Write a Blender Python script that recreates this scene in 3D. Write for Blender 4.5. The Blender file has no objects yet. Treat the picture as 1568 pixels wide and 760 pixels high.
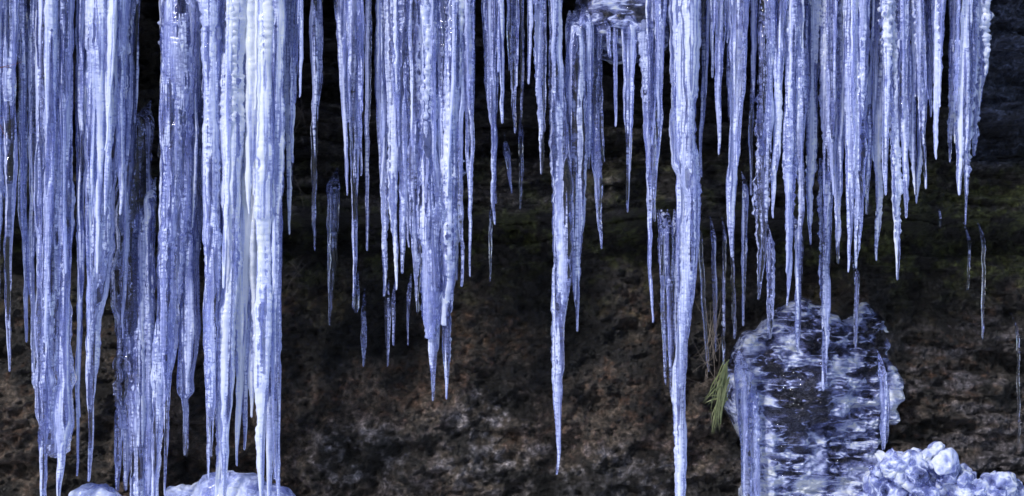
import bpy, math, random
import numpy as np
from mathutils import Vector
random.seed(7); rng=np.random.default_rng(7)
scene=bpy.context.scene
CAMD=14.0; CZ=2.0
def P(px,py,y=0.0):
    k=(CAMD+y)/CAMD
    return ((px-784)/200.0*k, y, CZ+(380-py)/200.0*k)

# ---------------- noise ----------------
def _h(i,j,k,s):
    n=(i.astype(np.int64)*73856093)^(j.astype(np.int64)*19349663)^(k.astype(np.int64)*83492791)^(s*2654435)
    n=n&0xFFFFFFFF
    n=((n>>16)^n)*0x45d9f3b&0xFFFFFFFF
    n=((n>>16)^n)*0x45d9f3b&0xFFFFFFFF
    n=((n>>16)^n)&0xFFFFFFFF
    return n/4294967295.0*2-1
def vn(x,y,z,s=0):
    x,y,z=np.broadcast_arrays(np.asarray(x,float),np.asarray(y,float),np.asarray(z,float))
    i=np.floor(x);j=np.floor(y);k=np.floor(z)
    f=x-i;g=y-j;h=z-k
    f=f*f*(3-2*f);g=g*g*(3-2*g);h=h*h*(3-2*h)
    r=0
    for a in (0,1):
        for b in (0,1):
            for c in (0,1):
                w=(f if a else 1-f)*(g if b else 1-g)*(h if c else 1-h)
                r=r+w*_h(i+a,j+b,k+c,s)
    return r
def fbm(x,y,z,s=0,o=4):
    r=0;a=0.5
    for q in range(o):
        r=r+a*vn(x,y,z,s+q); x=x*2.03;y=y*2.03;z=z*2.03;a*=0.55
    return r
def sstep(a,b,x):
    t=np.clip((x-a)/(b-a),0,1);return t*t*(3-2*t)

# ---------------- mesh helper ----------------
def make_mesh(name,V,F,attrs=None,col=None,mat=None,smooth=True,parent=None):
    me=bpy.data.meshes.new(name)
    V=np.asarray(V,dtype=np.float32);F=np.asarray(F,dtype=np.int32)
    n=F.shape[1]
    me.vertices.add(len(V));me.vertices.foreach_set('co',V.ravel())
    me.loops.add(F.size);me.loops.foreach_set('vertex_index',F.ravel())
    me.polygons.add(len(F))
    me.polygons.foreach_set('loop_start',np.arange(0,F.size,n,dtype=np.int32))
    me.polygons.foreach_set('loop_total',np.full(len(F),n,dtype=np.int32))
    me.update(calc_edges=True)
    me.polygons.foreach_set('use_smooth',np.full(len(F),smooth))
    if attrs:
        for k,v in attrs.items():
            a=me.attributes.new(k,'FLOAT','POINT');a.data.foreach_set('value',np.asarray(v,dtype=np.float32))
    if col is not None:
        a=me.attributes.new('col','FLOAT_COLOR','POINT')
        c=np.ones((len(V),4),dtype=np.float32);c[:,:3]=col
        a.data.foreach_set('color',c.ravel())
    me.validate()
    ob=bpy.data.objects.new(name,me);scene.collection.objects.link(ob)
    if mat: me.materials.append(mat)
    if parent: ob.parent=parent
    return ob

# ---------------- materials ----------------
def newmat(n):
    m=bpy.data.materials.new(n);m.use_nodes=True
    nt=m.node_tree;nt.nodes.clear();return m,nt
def nd(nt,t,**kw):
    n=nt.nodes.new(t)
    for k,v in kw.items():
        if k in n.inputs.keys(): n.inputs[k].default_value=v
        else: setattr(n,k,v)
    return n
def mapping(nt,src,sc):
    m=nt.nodes.new('ShaderNodeMapping');m.inputs['Scale'].default_value=sc
    nt.links.new(src,m.inputs['Vector']);return m.outputs[0]
def math_(nt,op,a,b=None,clamp=False):
    m=nt.nodes.new('ShaderNodeMath');m.operation=op;m.use_clamp=clamp
    for i,v in enumerate((a,b)):
        if v is None: continue
        if isinstance(v,(int,float)): m.inputs[i].default_value=v
        else: nt.links.new(v,m.inputs[i])
    return m.outputs[0]

def ice_material(name,streak_sc,bump_sc,line_sc,bias=0.0,contrast=1.0,bump=0.35,bdist=0.01,rough=0.05,line=1.0,lpow=9,fine=0.35,maxm=0.9):
    m,nt=newmat(name);L=nt.links.new
    geo=nd(nt,'ShaderNodeNewGeometry');pos=geo.outputs['Position']
    at=nd(nt,'ShaderNodeAttribute',attribute_name='milk')
    s=nd(nt,'ShaderNodeTexNoise',Scale=1.0,Detail=3.0,Roughness=0.5);L(mapping(nt,pos,streak_sc),s.inputs['Vector'])
    s2=nd(nt,'ShaderNodeTexNoise',Scale=1.0,Detail=2.0,Roughness=0.6);L(mapping(nt,pos,bump_sc),s2.inputs['Vector'])
    ln=nd(nt,'ShaderNodeTexNoise',Scale=1.0,Detail=1.5,Roughness=0.5);L(mapping(nt,pos,line_sc),ln.inputs['Vector'])
    r=math_(nt,'SUBTRACT',1.0,math_(nt,'ABSOLUTE',math_(nt,'MULTIPLY',math_(nt,'SUBTRACT',ln.outputs[0],0.5),4.0)),True)
    r=math_(nt,'POWER',r,lpow)
    brk=math_(nt,'MULTIPLY',math_(nt,'SUBTRACT',s2.outputs[0],0.25),3.0,True)
    r=math_(nt,'MULTIPLY',math_(nt,'MULTIPLY',r,brk),line)
    a=math_(nt,'MULTIPLY',math_(nt,'SUBTRACT',s.outputs[0],0.5),contrast*3)
    b=math_(nt,'MULTIPLY',math_(nt,'SUBTRACT',s2.outputs[0],0.5),fine)
    f0=math_(nt,'ADD',math_(nt,'ADD',math_(nt,'ADD',a,b),at.outputs['Fac']),bias)
    f1=math_(nt,'ADD',f0,r)
    f=math_(nt,'MINIMUM',math_(nt,'MULTIPLY',f1,1.0,clamp=True),maxm)
    hgt=math_(nt,'ADD',s2.outputs[0],math_(nt,'MULTIPLY',s.outputs[0],1.2))
    bp=nd(nt,'ShaderNodeBump',Strength=bump,Distance=bdist);L(hgt,bp.inputs['Height'])
    g=nd(nt,'ShaderNodeBsdfPrincipled');g.inputs['Base Color'].default_value=(0.84,0.87,1.0,1)
    g.inputs['Roughness'].default_value=rough;g.inputs['IOR'].default_value=1.31;g.inputs['Transmission Weight'].default_value=1
    L(bp.outputs[0],g.inputs['Normal'])
    cr=nd(nt,'ShaderNodeValToRGB');e=cr.color_ramp.elements
    e[0].position=0.0;e[0].color=(0.20,0.23,0.62,1);e[1].position=1.0;e[1].color=(0.88,0.92,1.0,1)
    x=e.new(0.30);x.color=(0.36,0.415,0.85,1);x=e.new(0.6);x.color=(0.61,0.68,1.0,1)
    L(math_(nt,'MULTIPLY',f1,0.75,True),cr.inputs[0])
    d=nd(nt,'ShaderNodeBsdfPrincipled');d.inputs['Roughness'].default_value=0.12;d.inputs['IOR'].default_value=1.4
    L(cr.outputs[0],d.inputs['Base Color']);L(bp.outputs[0],d.inputs['Normal'])
    t=nd(nt,'ShaderNodeBsdfTranslucent');L(cr.outputs[0],t.inputs['Color'])
    mt=nd(nt,'ShaderNodeMixShader');mt.inputs[0].default_value=0.3;L(d.outputs[0],mt.inputs[1]);L(t.outputs[0],mt.inputs[2])
    mx=nd(nt,'ShaderNodeMixShader');L(f,mx.inputs[0]);L(g.outputs[0],mx.inputs[1]);L(mt.outputs[0],mx.inputs[2])
    o=nd(nt,'ShaderNodeOutputMaterial');L(mx.outputs[0],o.inputs[0])
    return m
ice=ice_material('icicle_ice',(26,26,0.9),(22,22,50),(26,26,0.9),-0.16,1.1,0.35,0.010,0.03,1.0,7,0.30)
ice_b=ice_material('glaze_ice',(6,6,12),(14,14,36),(3.5,3.5,17),-0.02,1.0,0.7,0.03,0.04,1.0,7,0.5,0.8)
ice_l=ice_material('lump_ice',(7,7,7),(24,24,24),(9,9,9),0.12,1.0,0.6,0.03,0.05,0.9,5,0.4,0.88)
ice_s=ice_material('snow_ice',(5,5,5),(26,26,26),(10,10,10),0.2,0.5,0.5,0.02,0.15,0.3)

def rock_material():
    m,nt=newmat('rock');L=nt.links.new
    geo=nd(nt,'ShaderNodeNewGeometry')
    at=nd(nt,'ShaderNodeAttribute',attribute_name='col')
    ly=nd(nt,'ShaderNodeAttribute',attribute_name='lay')
    n1=nd(nt,'ShaderNodeTexNoise',Scale=20.0,Detail=7.0,Roughness=0.74);L(geo.outputs['Position'],n1.inputs['Vector'])
    n2=nd(nt,'ShaderNodeTexNoise',Scale=1.0,Detail=4.0,Roughness=0.7,Distortion=0.6);L(mapping(nt,geo.outputs['Position'],(6,6,26)),n2.inputs['Vector'])
    v=math_(nt,'POWER',math_(nt,'MULTIPLY',n1.outputs[0],2.0),4.5)
    mul=nd(nt,'ShaderNodeVectorMath',operation='SCALE');L(at.outputs['Color'],mul.inputs[0]);L(v,mul.inputs['Scale'])
    h=math_(nt,'ADD',math_(nt,'MULTIPLY',n1.outputs[0],1.7),math_(nt,'MULTIPLY',n2.outputs[0],ly.outputs['Fac']))
    bp=nd(nt,'ShaderNodeBump',Strength=1.0,Distance=0.04);L(h,bp.inputs['Height'])
    p=nd(nt,'ShaderNodeBsdfPrincipled');L(mul.outputs[0],p.inputs['Base Color']);L(bp.outputs[0],p.inputs['Normal'])
    r=math_(nt,'ADD',math_(nt,'MULTIPLY',n1.outputs[0],0.8),0.05)
    L(r,p.inputs['Roughness']);p.inputs['Specular IOR Level'].default_value=0.5
    o=nd(nt,'ShaderNodeOutputMaterial');L(p.outputs[0],o.inputs[0]);return m
rockm=rock_material()

def simple(name,c,rough=0.6,var=0.4,sc=30):
    m,nt=newmat(name);L=nt.links.new
    geo=nd(nt,'ShaderNodeNewGeometry')
    n=nd(nt,'ShaderNodeTexNoise',Scale=sc,Detail=3.0);L(geo.outputs['Position'],n.inputs['Vector'])
    mx=nd(nt,'ShaderNodeMix',data_type='RGBA');L(n.outputs[0],mx.inputs[0])
    mx.inputs[6].default_value=(*[x*(1-var) for x in c],1);mx.inputs[7].default_value=(*[min(1,x*(1+var)) for x in c],1)
    p=nd(nt,'ShaderNodeBsdfPrincipled',Roughness=rough);L(mx.outputs[2],p.inputs['Base Color'])
    bp=nd(nt,'ShaderNodeBump',Strength=0.4,Distance=0.02);L(n.outputs[0],bp.inputs['Height']);L(bp.outputs[0],p.inputs['Normal'])
    o=nd(nt,'ShaderNodeOutputMaterial');L(p.outputs[0],o.inputs[0]);return m

# ---------------- rock wall ----------------
nx=1050
zz=np.arange(-0.4,4.3,0.0115)
py_pts=np.array([-0.4,0.3,1.2,1.75,2.05,2.16,2.3,2.55,2.75,3.2,3.7,4.3])
yy_pts=np.array([0.90,0.98,1.1,1.25,1.45,1.36,0.92,0.98,1.2,1.1,1.25,1.25])
kk=np.ones(7)/7
yy=np.convolve(np.pad(np.interp(zz,py_pts,yy_pts),3,mode='edge'),kk,'valid')
ty=np.concatenate([np.linspace(1.22,-0.30,70),np.linspace(-0.33,-0.38,40),np.linspace(-0.3,6,60)])
tz=np.concatenate([np.linspace(4.31,4.36,70),np.linspace(4.4,5.6,40),np.linspace(5.65,7.5,60)])
Y0=np.concatenate([yy,ty]);Z0=np.concatenate([zz,tz])
wallpart=np.concatenate([np.ones(len(zz)),np.zeros(len(ty))])
xs=np.linspace(-6.5,6.5,nx)
X,Zg=np.meshgrid(xs,Z0);Yg=np.repeat(Y0[:,None],nx,1);W=np.repeat(wallpart[:,None],nx,1)
def layf(X,Z): return np.clip(np.maximum(sstep(1.8,2.4,Z),0.45*sstep(2.6,3.2,X))*(0.75+0.6*vn(X*0.9,0,Z*1.3,19)),0,1)
def rock_disp(X,Z):
    lay=layf(X,Z)
    v=Z+0.14*vn(X*0.6,0,Z*0.5,5)+0.03*X*0.6+0.03*vn(X*3,0,Z*3,4)
    q=v*6.5+0.8*vn(X*0.9,0,v*2,6)
    st=vn(X*0.75,0,np.floor(q)*3.1,7)
    fr=q-np.floor(q)
    st2=vn(X*2.4,0,np.floor(v*19+0.9*vn(X*2,0,v*3,2))*3.7,8)
    d=0.26*st*(0.12+0.88*lay)+0.09*st2*(0.1+0.9*lay)-0.05*lay*fr
    d+=0.30*fbm(X*1.3,0,Z*1.5,11)+0.19*fbm(X*4.5,0,Z*5.5,12)+0.07*fbm(X*16,0,Z*18,13,3)
    return d
def wall_px(X,Z,y=1.0):
    k=(CAMD+y)/CAMD
    return X/k*200+784, 380-(Z-CZ)/k*200
# frozen bulge built up on the wall, lower right (x about 1.8..3.1 m, z below 1.6 m)
def bulge(X,Z):
    px,py=wall_px(X,Z,0.75)
    px=px+20*vn(X*2.2,0,Z*2.6,91)+8*vn(X*8,0,Z*10,92);py=py+26*vn(X*3,0,Z*2,93)+10*vn(X*11,0,Z*4,94)
    top=np.interp(px,[1110,1128,1150,1200,1260,1350,1400],[640,550,500,468,466,485,540])
    left=np.interp(py,[450,600,760],[1122,1120,1134])
    right=np.interp(py,[460,560,640,700,760],[1400,1390,1380,1360,1350])
    f=lambda d,w: np.sqrt(np.clip(1-(1-np.clip(d/w,0,1))**2,0,1))
    return f(px-left,70)*f(right-px,190)*f(py-top,210)
bm=bulge(X,Zg)
def bulk(X,Z,m): return rock_disp(X,Z)*(1-0.5*m)-0.45*m-0.14*m*vn(X*1.6,0,Z*2.2,71)-0.05*m*vn(X*1.2,0,Z*8,72)
Yw=Yg+bulk(X,Zg,bm)*W
Zw=Zg+(1-W)*(0.10*fbm(X*1.5,Yg*2,Zg*1.5,31)+0.02)
Yw=Yw+(1-W)*0.12*fbm(X*1.2,Yg*2,Zg*2,33)
PXc,PYc=wall_px(X,Zg,1.1)
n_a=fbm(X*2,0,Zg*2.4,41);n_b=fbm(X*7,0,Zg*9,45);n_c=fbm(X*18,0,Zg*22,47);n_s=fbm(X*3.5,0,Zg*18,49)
dark=np.array([0.016,0.014,0.014]);brown=np.array([0.085,0.066,0.053]);rust=np.array([0.095,0.046,0.026])
moss=np.array([0.062,0.070,0.022]);pale=np.array([0.32,0.30,0.33]);slate=np.array([0.075,0.09,0.155])
def blend(c,t,m): return c*(1-m[...,None])+t*m[...,None]
C=np.broadcast_to(dark,X.shape+(3,)).copy()
low=sstep(440,660,PYc)
C=blend(C,brown,np.clip(-0.05+0.5*low+1.5*n_b+1.1*n_a,0,1)*(0.3+0.7*low))
C=blend(C,rust,np.clip(n_a*1.2+n_c*1.6-0.25,0,1)*0.6*sstep(380,520,PYc))
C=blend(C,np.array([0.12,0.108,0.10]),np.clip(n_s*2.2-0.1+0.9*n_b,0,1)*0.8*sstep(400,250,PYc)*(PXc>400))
lg=np.exp(-(((PXc-800)/110)**2+((PYc-285)/45)**2))+0.8*np.exp(-(((PXc-1090)/50)**2+((PYc-385)/35)**2))  # ledge highlight painted in as paler stone; the smaller right spot is paler strata
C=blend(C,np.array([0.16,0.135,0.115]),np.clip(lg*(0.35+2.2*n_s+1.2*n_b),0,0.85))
mb=np.exp(-((PYc-350)/110.)**2)
mr=np.exp(-((PYc-330)/90.)**2)*sstep(1330,1400,PXc)
C=blend(C,moss,np.clip(mb*0.4+mr*0.5+n_b*1.9+n_c*1.5-0.25,0,1)*np.clip(mb+mr,0,1)*0.9)
pm=(np.exp(-(((PXc-550)/60)**2+((PYc-690)/40)**2))+0.7*np.exp(-(((PXc-745)/55)**2+((PYc-650)/50)**2))+0.4*np.exp(-(((PXc-960)/120)**2+((PYc-715)/40)**2))+0.3*np.exp(-(((PXc-800)/300)**2+((PYc-740)/60)**2)))
C=blend(C,pale,np.clip(pm*(0.1+2.2*n_c+1.6*n_b),0,0.65))
sl=sstep(1440,1500,PXc)*sstep(270,220,PYc)
C=blend(C,slate,np.clip(sl*(0.8+0.5*n_s),0,1))
rs=sstep(1350,1420,PXc)*sstep(420,540,PYc)
C=blend(C,np.array([0.10,0.09,0.10]),np.clip(rs*(0.2+1.4*n_s+1.2*n_a+1.0*n_b),0,1))
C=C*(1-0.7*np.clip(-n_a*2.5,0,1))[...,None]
C=blend(C,np.array([0.10,0.10,0.14]),bm*np.clip(0.6+n_s,0,1)*(bm>0.1))
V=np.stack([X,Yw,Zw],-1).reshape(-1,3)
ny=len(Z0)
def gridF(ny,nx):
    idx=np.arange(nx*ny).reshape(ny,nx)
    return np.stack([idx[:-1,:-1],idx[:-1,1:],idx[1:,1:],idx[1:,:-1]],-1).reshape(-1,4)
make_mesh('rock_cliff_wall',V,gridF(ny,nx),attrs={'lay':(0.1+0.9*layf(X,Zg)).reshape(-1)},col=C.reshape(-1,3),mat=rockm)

# ---- ice flow frozen over the bulge ----
bx0=np.linspace(1.60,3.60,440);bz0=np.linspace(-0.15,1.85,500)
BX,BZ=np.meshgrid(bx0,bz0)
m_=bulge(BX,BZ)
ybase=np.convolve(np.pad(np.interp(bz0,py_pts,yy_pts),3,mode='edge'),kk,'valid')[:,None]
yb=ybase+bulk(BX,BZ,m_)
v=BZ+0.1*BX+0.08*vn(BX*2,0,BZ*1.5,70)
rib=np.abs(vn(BX*5.5+0.4*vn(BX*2,0,BZ*2,60),0,BZ*0.8,75))
th=0.08+0.09*rib+0.05*vn(BX*2.5,0,v*5,78)+0.035*vn(BX*5,0,v*17,76)+0.016*vn(BX*12,0,v*40,74)+0.03*vn(BX*18,0,BZ*2.0,79)+0.05*vn(BX*2.4,0,BZ*2.4,77)
cov=sstep(0.03,0.40,m_)
YB=yb-th*cov+0.10*(1-cov)
ml=0.16+0.50*vn(BX*2.2,0,BZ*2.6,178)+0.40*vn(BX*9,0,BZ*1.0,179)+0.30*vn(BX*4,0,BZ*14,180)+0.2*(1-sstep(0.2,0.7,m_))+0.5*(rib-0.3)
Fb=gridF(500,440)
Fb=Fb[(m_.reshape(-1)[Fb]>0.0).any(1)]
used=np.unique(Fb);rem=np.full(500*440,-1);rem[used]=np.arange(len(used))
Vb=np.stack([BX,YB,BZ],-1).reshape(-1,3)[used]
flow=bpy.data.objects.new('frozen_waterfall_flow',None);scene.collection.objects.link(flow)
make_mesh('ice_sheet',Vb,rem[Fb],attrs={'milk':ml.reshape(-1)[used]},mat=ice_b,parent=flow)

# ---------------- ground ----------------
gm=simple('snow',(0.62,0.66,0.76),0.7,0.12,3)
g=np.concatenate([-np.geomspace(300,6,18),np.linspace(-5.5,5.5,90),np.geomspace(6,300,18)])
GX,GY=np.meshgrid(g,g)
GZ=-0.12+0.10*fbm(GX*0.7,GY*0.7,0,61)*(np.abs(GY)<20)
make_mesh('ground_snow',np.stack([GX,GY,GZ],-1).reshape(-1,3),gridF(len(g),len(g)),mat=gm)

# ---------------- icicles ----------------
SEG=18
class Group:
    def __init__(s): s.V=[];s.F=[];s.M=[];s.n=0
    def add(s,V,F,M):
        s.V.append(V);s.F.append(F+s.n);s.M.append(M);s.n+=len(V)
    def make(s,name,mat=None,parent=None):
        return make_mesh(name,np.concatenate(s.V),np.concatenate(s.F),attrs={'milk':np.concatenate(s.M)},mat=mat or ice,parent=parent)
_c=[0]
def icicle(G,pts,y=0.0,milk=0.5,rough=0.08,step=0.009,flute=0.34):
    _c[0]+=1;sd=_c[0]*17
    pts=np.array(pts,float)
    k=(CAMD+y)/CAMD
    zt=CZ+(380-pts[:,1])/200*k;xt=(pts[:,0]-784)/200*k;wt=pts[:,2]/200*k
    n=max(8,int((zt[0]-zt[-1])/step))
    z=np.linspace(zt[0],zt[-1],n)
    t=np.interp(-z,-zt,np.arange(len(zt)));i=np.clip(t.astype(int),0,len(zt)-2);f=t-i
    fs=f*f*(3-2*f)*0.6+f*0.4
    x=xt[i]*(1-fs)+xt[i+1]*fs;w=wt[i]*(1-fs)+wt[i+1]*fs
    amp=np.clip((zt[0]-z)*0.5,0,1)
    x=x+0.018*amp*vn(z*2.1,0,0,sd)+0.004*vn(z*11,0,0,sd+1)
    yc=y+0.02*vn(z*1.5,3,0,sd+2)
    w=w*(1+0.18*vn(z*3.0,7,0,sd+11)+0.08*vn(z*11,8,0,sd+12))
    th=np.linspace(0,2*np.pi,SEG,endpoint=False)+rng.random()*6
    TH,Z=np.meshgrid(th,z);R=np.repeat((w/2)[:,None],SEG,1)
    cx=np.cos(TH);cy=np.sin(TH)
    off=rng.random()*50
    nr=1+flute*1.4*vn(cx*1.6+off,cy*1.6,Z*0.9,sd+3)+0.12*vn(cx*1.4+off,cy*1.4,Z*8,sd+4)
    rg=rough*(0.15+1.7*np.clip(vn(cx*0.8+off,cy*0.8,Z*1.6,sd+10)+0.15,0,1))
    nr+=rg*1.4*vn(cx*2.5+off,cy*2.5,Z*30,sd+5)+rg*0.9*vn(cx*1.0+off,cy*1.0,Z*62,sd+6)
    R=R*np.clip(nr,0.25,2)+rg*0.06*np.clip(R/0.05,0.1,1)*np.clip(vn(cx*5+off,cy*5,Z*45,sd+7),0,1)
    tipd=(z-zt[-1]);R*=np.clip(np.sqrt(np.clip(tipd/0.012,0,1)),0.05,1)[:,None]
    if pts[0,1]>TOP+1:
        td=(zt[0]-z);R*=np.clip(td/0.16,0.08,1)[:,None]**0.7
        yc=yc+0.25*np.clip(1-td/0.25,0,1)**2
    V=np.stack([x[:,None]+R*cx,yc[:,None]+R*cy,Z],-1).reshape(-1,3)
    id=np.arange(n*SEG).reshape(n,SEG);nx_=np.roll(id,-1,1)
    F=np.stack([id[:-1],id[1:],nx_[1:],nx_[:-1]],-1).reshape(-1,4)
    M=milk+0.50*vn(cx*1.3+off,cy*1.3,Z*0.8,sd+8)+0.08*vn(0,0,Z*4,sd+9)+0.7*rg
    G.add(V,F,M.reshape(-1))
TOP=-110
def prof(x0,xt,yt,w,y0=TOP,p=0.8,tipw=3):
    out=[]
    for t in np.linspace(0,1,9):
        ww=tipw+(w-tipw)*(1-t)**p*(1+0.16*(random.random()-0.5))
        out.append((x0+(xt-x0)*t**1.2,y0+(yt-y0)*t,ww))
    return out
def I(G,x0,xt,yt,w,milk=0.5,rough=0.08,y=None,y0=TOP,sat=2,p=0.8):
    if y is None: y=random.uniform(-0.15,0.15)
    icicle(G,prof(x0,xt,yt,w*0.92,y0,p),y,milk+random.uniform(-0.25,0.15),rough)
    for s in range(sat):
        f=random.choice([random.uniform(0.4,0.75),random.uniform(0.6,0.93)])
        o=random.uniform(-0.45,0.45)*w
        icicle(G,prof(x0+o,xt+(o*0.55),y0+(yt-y0)*f,w*random.uniform(0.22,0.4),y0,0.7),y+random.uniform(-0.5,0.3)*w/200,milk+random.uniform(-0.35,0.35),rough)

A=Group()
I(A,15,12,570,34,0.5);I(A,-6,-2,500,30,0.6);I(A,-30,-28,560,34,0.6);I(A,34,42,525,22,0.35,y=0.1)
I(A,52,50,585,24,0.35)
icicle(A,[(84,TOP,54),(84,100,50),(82,300,46),(83,500,50),(82,620,56),(82,690,52),(82,702,14)],0.0,0.3,0.04)
icicle(A,[(66,TOP,26),(64,300,22),(62,520,20),(66,650,18),(68,765,8)],-0.05,0.4,0.05)
icicle(A,[(100,TOP,28),(102,300,24),(98,520,18),(94,650,24),(93,700,12),(92,765,6)],-0.06,0.5,0.05)
I(A,80,72,640,22,0.7,y=-0.14);I(A,96,98,420,18,0.6,y=-0.12)
icicle(A,[(168,TOP,62),(166,100,58),(158,260,46),(150,400,32),(143,520,20),(138,640,10),(137,738,4)],0.0,0.5,0.05,flute=0.3)
I(A,156,150,420,30,0.85,0.05,y=-0.12,sat=1);I(A,178,160,330,24,0.65,0.06,y=-0.12,sat=1)
I(A,190,182,330,30,0.6,y=-0.06);I(A,128,122,640,28,0.4,0.06,y=0.02);I(A,124,120,730,16,0.4,y=0.05)
I(A,142,140,520,24,0.5,y=-0.1);I(A,200,190,520,22,0.4,y=0.1);I(A,212,206,190,12,0.3,y=0.12,sat=0)
A.make('icicle_cluster')
Bk=Group()
icicle(Bk,[(222,150,12),(214,215,40),(206,330,58),(204,480,62),(203,600,60),(204,652,58),(204,660,44)],0.35,0.10,0.05,flute=0.12)
icicle(Bk,[(184,600,16),(181,690,12),(180,752,5)],0.32,0.2);icicle(Bk,[(195,600,16),(194,700,12),(193,752,5)],0.33,0.2)
icicle(Bk,[(217,300,24),(217,480,30),(218,620,34),(217,700,30),(214,790,28)],0.25,0.35,0.05)
icicle(Bk,[(228,270,18),(226,560,16),(229,760,12)],0.22,0.3)
I(Bk,300,285,700,24,0.2,y=0.3,y0=150)
Bk.make('clear_ice_column')
B=Group()
icicle(B,[(282,TOP,60),(278,100,54),(272,260,48),(262,400,38),(252,520,30),(244,620,18),(234,770,10)],0.0,0.5,0.08)
I(B,262,250,760,28,0.5,0.08,y=-0.05);I(B,298,280,620,24,0.4,0.12);I(B,300,292,500,28,0.45,0.14)
icicle(B,[(292,TOP,30),(290,300,30),(287,500,32),(285,600,24),(285,612,10),(284,698,3)],0.08,0.3,0.05)
I(B,306,303,540,16,0.3,0.15,y=0.12);I(B,255,240,420,20,0.5)
for (x0,xt,yt,w,m) in [(328,322,700,38,0.5),(345,330,790,38,0.65),(362,345,790,40,0.9),(380,362,715,40,1.05),(398,385,640,42,1.1),(412,400,790,40,0.95),(424,412,800,30,0.6),(426,424,800,24,0.5),(370,372,560,32,0.95),(392,372,690,30,0.85),(350,350,420,28,1.0),(400,396,380,32,1.2),(384,384,330,32,1.25),(338,335,520,28,0.6),(322,316,735,24,0.4),(374,370,240,28,1.25),(410,408,260,26,1.15),(360,358,300,26,1.15)]:
    I(B,x0,xt,yt,w,m,0.12,p=0.6,y=random.uniform(-0.18,0.1),sat=2)
I(B,440,443,360,22,0.5,0.14);I(B,452,449,250,16,0.5,0.12);I(B,462,458,150,12,0.5,0.1,sat=1)
B.make('icicle_cluster')
S=Group();I(S,484,483,385,26,0.45,0.03,sat=0,p=0.75);S.make('icicle')
S=Group();icicle(S,[(512,255,10),(511,285,18),(510,400,14),(507,500,3)],0.6,0.05,0.05);S.make('clear_icicle')
S=Group();I(S,540,541,455,30,0.4,0.06,sat=1);I(S,516,530,300,18,0.4,0.12);I(S,550,553,270,16,0.4);I(S,563,561,385,12,0.2,y=0.2,sat=0)
I(S,524,527,120,16,0.5,0.1);S.make('icicle_cluster')
S=Group();icicle(S,[(556,440,5),(557,520,9),(556,562,3)],0.8,0.0);icicle(S,[(592,430,10),(594,500,9),(592,562,3)],0.7,0.0);icicle(S,[(602,430,8),(603,530,3)],0.7,0.0)
icicle(S,[(545,415,7),(546,470,10),(545,480,4)],0.7,0.1);icicle(S,[(627,420,7),(625,530,3)],0.8,0.0);S.make('clear_icicle')
Dg=Group()
for (x0,xt,yt,w,m) in [(584,588,455,26,0.4),(600,606,445,32,0.5),(622,615,420,30,0.4),(636,636,480,34,0.35),(652,650,500,32,0.5),(662,661,615,40,0.45),(684,683,612,44,0.5),(676,672,520,30,0.6),(702,690,470,30,0.5),(706,707,440,14,0.4),(721,720,425,15,0.35),(690,697,430,26,0.6),(612,628,380,22,0.4),(715,716,300,14,0.4)]:
    I(Dg,x0,xt,yt,w,m,0.16,p=0.72)
icicle(Dg,[(655,TOP,14),(655,200,20),(660,330,36),(664,430,30),(662,470,24),(661,520,14)],-0.08,0.4,0.15)
icicle(Dg,[(690,TOP,14),(690,150,24),(688,300,36),(684,420,26),(683,500,16)],-0.05,0.5,0.15)
Dg.make('icicle_cluster')
E=Group()
for a in [(748,757,345,20,0.3),(768,768,190,16,0.4),(756,758,240,14,0.4),(790,787,205,20,0.3),(798,800,185,10,0.3),(812,812,130,12,0.4),(823,828,268,24,0.35),(780,779,110,11,0.4),(740,744,120,12,0.3)]:
    I(E,*a,0.13,sat=1)
E.make('icicle_cluster')
S=Group();icicle(S,[(752,300,6),(751,360,5),(750,432,2)],0.65,0.0);icicle(S,[(772,200,6),(775,225,12),(779,260,8),(783,297,2)],0.7,0.15);icicle(S,[(797,175,9),(798,250,7),(796,322,2)],0.7,0.0);S.make('clear_icicle')
Fg=Group()
icicle(Fg,[(852,TOP,20),(852,60,17),(856,180,25),(860,290,29),(858,400,24),(855,500,18),(854,600,13),(852,728,3)],-0.08,0.4,0.06)
I(Fg,846,850,420,13,0.4,sat=1);I(Fg,874,873,330,17,0.35,sat=0,y0=10,y=0.1)
icicle(Fg,[(880,10,20),(882,140,30),(886,280,21),(885,400,12),(883,508,3)],0.0,0.35,0.07)
I(Fg,903,920,382,32,0.25,y0=0,sat=1,y=0.1);I(Fg,896,900,260,20,0.35,y0=0,sat=1,y=0.05);I(Fg,914,924,250,16,0.15,y0=0,sat=0,y=0.1)
Fg.make('icicle_cluster')
S=Group()
I(S,943,943,195,8,0.3,y0=0,sat=0,y=0.0);I(S,966,962,326,22,0.4,0.06,y0=0,sat=1,y=-0.03);I(S,955,958,120,11,0.3,y0=0,sat=0,y=0.0)
I(S,988,994,300,24,0.35,0.1,y0=0,y=0);I(S,1000,998,495,22,0.3,0.12,y0=TOP+1,y=0);I(S,1013,1004,340,24,0.4,0.12,y0=TOP)
I(S,930,933,90,8,0.3,y0=0,sat=0,y=0)
S.make('icicle_cluster')
S=Group()
icicle(S,[(1050,TOP,54),(1050,60,48),(1048,200,38),(1054,330,32),(1053,430,26),(1046,540,20),(1043,640,16),(1042,790,13)],-0.15,0.65,0.06,flute=0.22)
I(S,1036,1040,420,18,0.6,0.08,y=-0.1,sat=1);I(S,1062,1060,380,16,0.5,0.08,y=-0.12,sat=1)
S.make('icicle')
S=Group()
for a in [(1016,1020,590,15,0.15),(1026,1029,610,18,0.25),(1036,1038,560,15,0.2)]: I(S,*a,0.12,y=0.3,y0=320,sat=2,p=0.5)
for a in [(1070,1085,570,8,0.0),(1092,1095,540,8,-0.05),(1110,1108,560,7,-0.05),(1122,1124,520,7,-0.05)]: I(S,*a,0.1,y=0.7,y0=330,sat=0,p=0.5)
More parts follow.
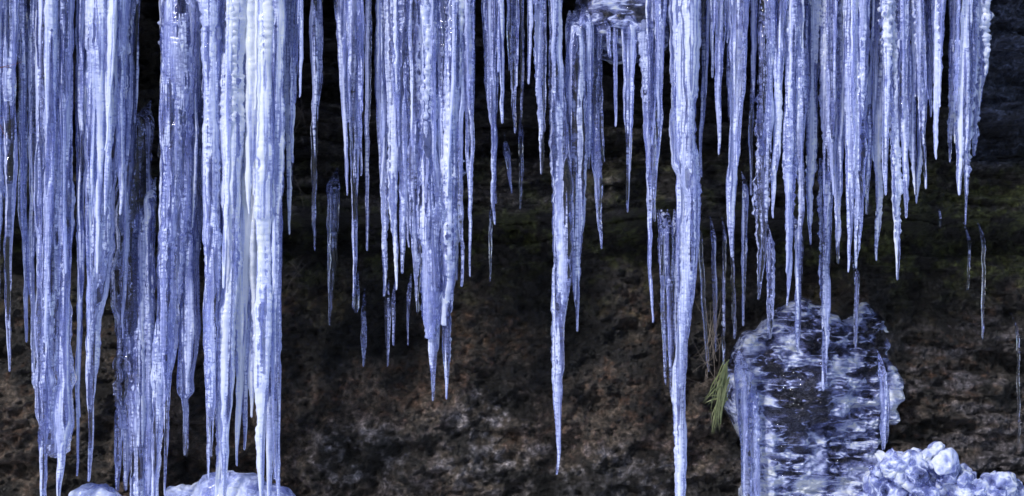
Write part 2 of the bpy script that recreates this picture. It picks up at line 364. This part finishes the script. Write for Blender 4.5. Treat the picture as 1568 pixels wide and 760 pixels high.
S.make('clear_icicle')
S=Group()
for a in [(1081,1075,272,18,0.45),(1103,1100,238,22,0.45),(1133,1120,395,36,0.62),(1155,1150,300,16,0.4),(1092,1090,120,14,0.4),(1118,1116,180,14,0.4)]: I(S,*a,0.06,sat=1)
S.make('icicle_cluster')
H=Group()
for a in [(1178,1163,460,36,0.45),(1196,1185,335,24,0.4),(1215,1204,470,36,0.5),(1228,1224,468,28,0.55),(1248,1241,375,29,0.4),(1206,1212,380,22,0.5),
          (1266,1265,350,28,0.4),(1288,1286,405,29,0.5),(1304,1300,418,25,0.5),(1322,1313,412,30,0.5),(1275,1274,300,20,0.5),(1334,1330,330,20,0.4)]:
    I(H,*a,0.17,sat=2,p=0.65)
H.make('icicle_cluster')
H=Group()
for a in [(1350,1342,400,26,0.45),(1366,1372,430,23,0.4),(1384,1385,335,22,0.4),(1396,1398,300,20,0.5),(1414,1408,312,25,0.5),(1360,1358,300,20,0.4),(1404,1418,290,18,0.5),
          (1440,1433,245,23,0.45),(1428,1424,180,18,0.4),(1462,1456,250,24,0.5),(1482,1470,300,34,0.5),(1490,1479,300,25,0.5),(1500,1494,240,25,0.5),(1470,1462,210,23,0.5)]:
    I(H,*a,0.28,sat=2,p=0.6)
icicle(H,[(1481,TOP,10),(1479,250,8),(1479,300,5),(1478,345,2)],0.0,0.3)
icicle(H,[(1498,TOP,22),(1503,40,24),(1508,100,18),(1503,140,8),(1501,165,3)],0,0.5,0.5)
H.make('icicle_cluster')
S=Group()
I(S,1264,1263,515,22,0.15,0.12,y=0.32,y0=240,sat=1,p=0.4);I(S,1312,1310,535,9,0.0,0.1,y=0.45,y0=390,sat=0,p=0.6)
I(S,1142,1140,500,10,0.1,0.1,y=0.42,y0=260,sat=0);I(S,1225,1222,540,14,0.15,0.12,y=0.38,y0=330,sat=1,p=0.4);I(S,1180,1178,520,12,0.1,0.12,y=0.40,y0=340,sat=1,p=0.4)
for a in [(1486,1480,445,6,-0.15,340),(1505,1504,520,6,-0.15,335),(1442,1440,350,5,-0.1,300),(1560,1558,680,5,-0.15,480)]:
    I(S,a[0],a[1],a[2],a[3],a[4],0.1,y=0.85,y0=a[5],sat=0,p=0.7)
S.make('clear_icicle')
gI=Group()
for a in [(1136,1146,800,20,0.25,540),(1150,1156,800,20,0.3,580),(1352,1354,690,9,0.1,540),(1361,1358,680,7,0.1,570),(1264,1262,600,14,0.3,470)]:
    icicle(gI,prof(a[0],a[1],a[2],a[3],a[5],0.4),0.46,a[4],0.3)
gI.make('glaze_drips',parent=flow)

def superell(cx,cy,cz,a,b,c,e,nu=260,nv=200,disp=None,scale=1.0):
    u=np.linspace(0,2*np.pi,nu,endpoint=False);v=np.linspace(-np.pi/2,np.pi/2,nv)
    U,Vv=np.meshgrid(u,v)
    sx=np.cos(Vv)*np.cos(U);sy=np.cos(Vv)*np.sin(U);sz=np.sin(Vv)
    r=(np.abs(sx)**e+np.abs(sy)**e+np.abs(sz)**e)**(-1/e)*scale
    X=cx+a*sx*r;Y=cy+b*sy*r;Z=cz+c*sz*r
    if disp is not None:
        d=disp(X,Y,Z);X=X+d*sx;Y=Y+d*sy;Z=Z+d*sz*0.5
    id=np.arange(nu*nv).reshape(nv,nu);n_=np.roll(id,-1,1)
    F=np.stack([id[:-1],n_[:-1],n_[1:],id[1:]],-1).reshape(-1,4)
    return np.stack([X,Y,Z],-1).reshape(-1,3),F
emp=bpy.data.objects.new('ice_covered_ledge',None);scene.collection.objects.link(emp)
kx,ky,kz=P(956,26,0.45)
def kd(X,Y,Z): return 0.12*fbm(X*3,Y*3,Z*3,81)+0.03*vn(X*3,Y*3,Z*14,82)+0.012*vn(X*12,Y*12,Z*30,83)
V,F=superell(kx,ky+0.1,kz,0.40,0.6,0.36,2.2,disp=kd,scale=0.9)
cc=np.array([0.15,0.15,0.19])*(0.4+1.2*np.clip(vn(V[:,0]*3,V[:,1]*3,V[:,2]*30,87)+0.4,0,1))[:,None]
make_mesh('ledge_rock',V,F,attrs={'lay':np.ones(len(V))},col=cc,mat=rockm,parent=emp)
V,F=superell(kx,ky+0.1,kz,0.40,0.6,0.36,2.2,disp=kd)
make_mesh('ice_glaze',V,F,attrs={'milk':0.25+0.35*vn(V[:,0]*6,V[:,1]*6,V[:,2]*12,88)},mat=ice_b,parent=emp)

# ---------------- ice lumps ----------------
def chunk(G,cx,cy,cz,r,sd,milk):
    rs=np.random.default_rng(sd)
    nu,nv=80,54
    u=np.linspace(0,2*np.pi,nu,endpoint=False);v=np.linspace(-np.pi/2,np.pi/2,nv)
    U,Vv=np.meshgrid(u,v)
    d=np.stack([np.cos(Vv)*np.cos(U),np.cos(Vv)*np.sin(U),np.sin(Vv)],-1)
    pn=rs.normal(size=(11,3));pn/=np.linalg.norm(pn,axis=1)[:,None]
    pd=rs.uniform(0.5,1.0,11)
    dots=d@pn.T
    rr=np.where(dots>0.05,pd/np.maximum(dots,0.05),9)
    R=-np.log(np.sum(np.exp(-rr*8),-1))/8+0.08
    R=np.clip(R,0.3,1.4)*r
    Q=d*R[...,None]*np.array([1,0.9,rs.uniform(0.8,1.3)])+np.array([cx,cy,cz])
    nn=0.04*vn(Q[...,0]*10,Q[...,1]*10,Q[...,2]*10,sd+4)+0.020*vn(Q[...,0]*22,Q[...,1]*22,Q[...,2]*22,sd)+0.006*vn(Q[...,0]*55,Q[...,1]*55,Q[...,2]*55,sd+1)
    Q=Q+d*nn[...,None]
    id=np.arange(nu*nv).reshape(nv,nu);n_=np.roll(id,-1,1)
    F=np.stack([id[:-1],n_[:-1],n_[1:],id[1:]],-1).reshape(-1,4)
    V=Q.reshape(-1,3)
    G.add(V,F,milk+0.45*vn(V[:,0]*8,V[:,1]*8,V[:,2]*8,5))
def lump(G,cx,cy,cz,r,sq=1.0,sd=0,milk=0.6,jag=1.0):
    def d(X,Y,Z):
        X=X-cx+sd;Y=Y-cy;Z=Z-cz
        a=vn(X*3/r*0.4,Y*3/r*0.4,Z*3/r*0.4,sd);b=1-np.abs(vn(X*14,Y*14,Z*14,sd+1));c=vn(X*40,Y*40,Z*40,sd+2)
        return r*(0.30*a)+jag*(0.07*(b-0.7)*min(1,r/0.15)+0.012*c)
    V,F=superell(cx,cy,cz,r,r*0.9,r*sq,2.2,nu=90,nv=60,disp=d)
    G.add(V,F,milk+0.3*vn(V[:,0]*8,V[:,1]*8,V[:,2]*8,sd+3))
G=Group()
hx=[1318,1335,1365,1400,1425,1442,1460,1480,1500,1525,1548,1560];hy=[768,728,692,696,698,682,714,734,736,724,726,764]
for q in range(110):
    px=random.uniform(1332,1545);top=np.interp(px,hx,hy)+4
    r=random.uniform(10,28)/200
    yy_=random.uniform(0.1,0.6)
    py=random.choice([top+r*160,random.uniform(top+r*170,top+r*150+70)])
    x,y,z=P(px,py,yy_);chunk(G,x,y,z,r,200+q*5,random.uniform(0.15,0.65))
for q in range(30):
    px=random.uniform(1340,1545);r=random.uniform(5,11)/200
    x,y,z=P(px,np.interp(px,hx,hy)+6,random.uniform(0.15,0.4));chunk(G,x,y,z,r,2200+q*5,random.uniform(0.3,0.8))
for q in range(14):
    x,y,z=P(1325+q*17,805,0.4);lump(G,x,y,z,0.2,1.2,960+q*5,0.4)
G.make('ice_chunk_pile',ice_l)
def mound(items,name):
    G=Group()
    for q,(px,py,r,sq,yy_) in enumerate(items):
        x,y,z=P(px,py,yy_);lump(G,x,y,z,r,sq,1500+int(px)+q*7,0.6,0.8)
    G.make(name,ice_s)
mound([(150,785,0.22,1.05,0.3),(135,795,0.22,0.9,0.35),(175,790,0.16,0.9,0.2)],'ice_mound')
mound([(285,778,0.18,1.0,0.4),(345,768,0.21,1.1,0.35),(375,763,0.20,0.95,0.3),(400,788,0.24,1.0,0.25),(320,790,0.3,0.9,0.4),(425,783,0.16,1.0,0.35),(255,795,0.18,0.9,0.4)],'ice_mound')

# ---------------- plants ----------------
def blade(Vs,Fs,p0,p1,sag,w,n=10,tw=0.0):
    p0=np.array(p0);p1=np.array(p1);base=len(Vs)
    side=np.cross((p1-p0)/np.linalg.norm(p1-p0),[0,1,0])
    for i in range(n):
        t=i/(n-1);c=p0*(1-t)+p1*t+np.array(sag)*4*t*(1-t)
        ww=w*(0.5+1.2*t if t<0.3 else 0.86*(1-(t-0.3)/0.7)+0.04)
        a=side*math.cos(tw*t)+np.array([0,1,0])*math.sin(tw*t)
        Vs.append(c-a*ww/2);Vs.append(c+a*ww/2)
        if i: Fs.append((base+2*i-2,base+2*i-1,base+2*i+1,base+2*i))
green=simple('fern_green',(0.17,0.19,0.08),0.5,0.5,25)
Vs=[];Fs=[]
for q in range(46):
    s=np.array(P(1112+random.uniform(-7,6),558+random.uniform(-8,60),0.42+random.uniform(-.05,.05)))
    e=np.array(P(random.uniform(1074,1120),random.uniform(600,642),0.32+random.uniform(-.1,.1)))
    if random.random()<0.3: e=np.array(P(random.uniform(1088,1105),random.uniform(640,666),0.32))
    blade(Vs,Fs,s,e,(random.uniform(-.04,0.01),-.03,random.uniform(0.0,.03)),random.uniform(0.008,0.018),tw=random.uniform(-1,1))
make_mesh('fern_plant',Vs,Fs,mat=green)
straw=simple('dry_grass',(0.16,0.13,0.11),0.7,0.4,30)
def tube(Vs,Fs,pts,r,sides=5):
    pts=[np.array(p) for p in pts];base=len(Vs)
    for i,p in enumerate(pts):
        rr=r*(1-0.7*i/(len(pts)-1))
        for s in range(sides):
            a=2*math.pi*s/sides;Vs.append(p+rr*np.array([math.cos(a),math.sin(a)*0.7,math.sin(a)*0.7]))
        if i:
            for s in range(sides):
                s2=(s+1)%sides;b0=base+(i-1)*sides;b1=base+i*sides
                Fs.append((b0+s,b0+s2,b1+s2,b1+s))
def twig(Vs,Fs,a,b,y,r,curl):
    pts=[]
    ph=random.uniform(0,6)
    for i in range(14):
        t=i/13;pts.append(P(a[0]+(b[0]-a[0])*t+curl*math.sin(t*3+ph*0.2),a[1]+(b[1]-a[1])*t+curl*math.sin(t*4.2+ph)*0.6,y+0.05*math.sin(t*3+ph)))
    tube(Vs,Fs,pts,r)
Vs=[];Fs=[]
for q in range(26):
    twig(Vs,Fs,(1088+random.uniform(-8,14),random.uniform(500,600)),(random.uniform(1050,1110),random.uniform(440,590)),0.45,0.0022,random.uniform(-9,9))
make_mesh('dry_grass_tuft',Vs,Fs,mat=straw)
for (cx,cy,nn) in [(458,185,9),(455,430,8),(455,290,6)]:
    Vs=[];Fs=[]
    for q in range(nn):
        twig(Vs,Fs,(cx-14,cy+random.uniform(-30,30)),(cx+random.uniform(0,22),cy+random.uniform(-45,35)),0.55,0.0018,random.uniform(-8,8))
    make_mesh('dry_twigs',Vs,Fs,mat=straw)
red=simple('red_bark',(0.16,0.05,0.03),0.7,0.3,20)
Vs=[];Fs=[]
for a,b in [((-30,115),(38,92)),((-20,185),(6,182)),((-30,150),(10,215)),((-10,108),(20,100))]: twig(Vs,Fs,a,b,-0.5,0.004,4)
make_mesh('bare_branch',Vs,Fs,mat=red)

# ---------------- light, world, camera ----------------
el=math.radians(38);az=math.radians(-38)
w=bpy.data.worlds.new('World');scene.world=w;w.use_nodes=True
nt=w.node_tree;nt.nodes.clear()
sky=nt.nodes.new('ShaderNodeTexSky');sky.sky_type='NISHITA';sky.sun_disc=False;sky.sun_elevation=el;sky.sun_rotation=math.pi-az
bg=nt.nodes.new('ShaderNodeBackground');bg.inputs[1].default_value=0.15
out=nt.nodes.new('ShaderNodeOutputWorld');nt.links.new(sky.outputs[0],bg.inputs[0]);nt.links.new(bg.outputs[0],out.inputs[0])
ld=bpy.data.lights.new('sun','SUN');ld.energy=3.1;ld.angle=math.radians(8);ld.color=(1,0.99,0.98)
lo=bpy.data.objects.new('sun',ld);scene.collection.objects.link(lo)
dirv=Vector((math.sin(az)*math.cos(el),-math.cos(az)*math.cos(el),math.sin(el)))
lo.rotation_euler=dirv.to_track_quat('Z','Y').to_euler()
cd=bpy.data.cameras.new('camera');co=bpy.data.objects.new('camera',cd);scene.collection.objects.link(co)
co.location=(0,-CAMD,CZ);co.rotation_euler=(math.radians(90),0,0)
cd.sensor_width=36;cd.lens=36*CAMD/7.84;cd.clip_end=2000
scene.camera=co
scene.view_settings.view_transform='Standard';scene.view_settings.look='None';scene.view_settings.exposure=0
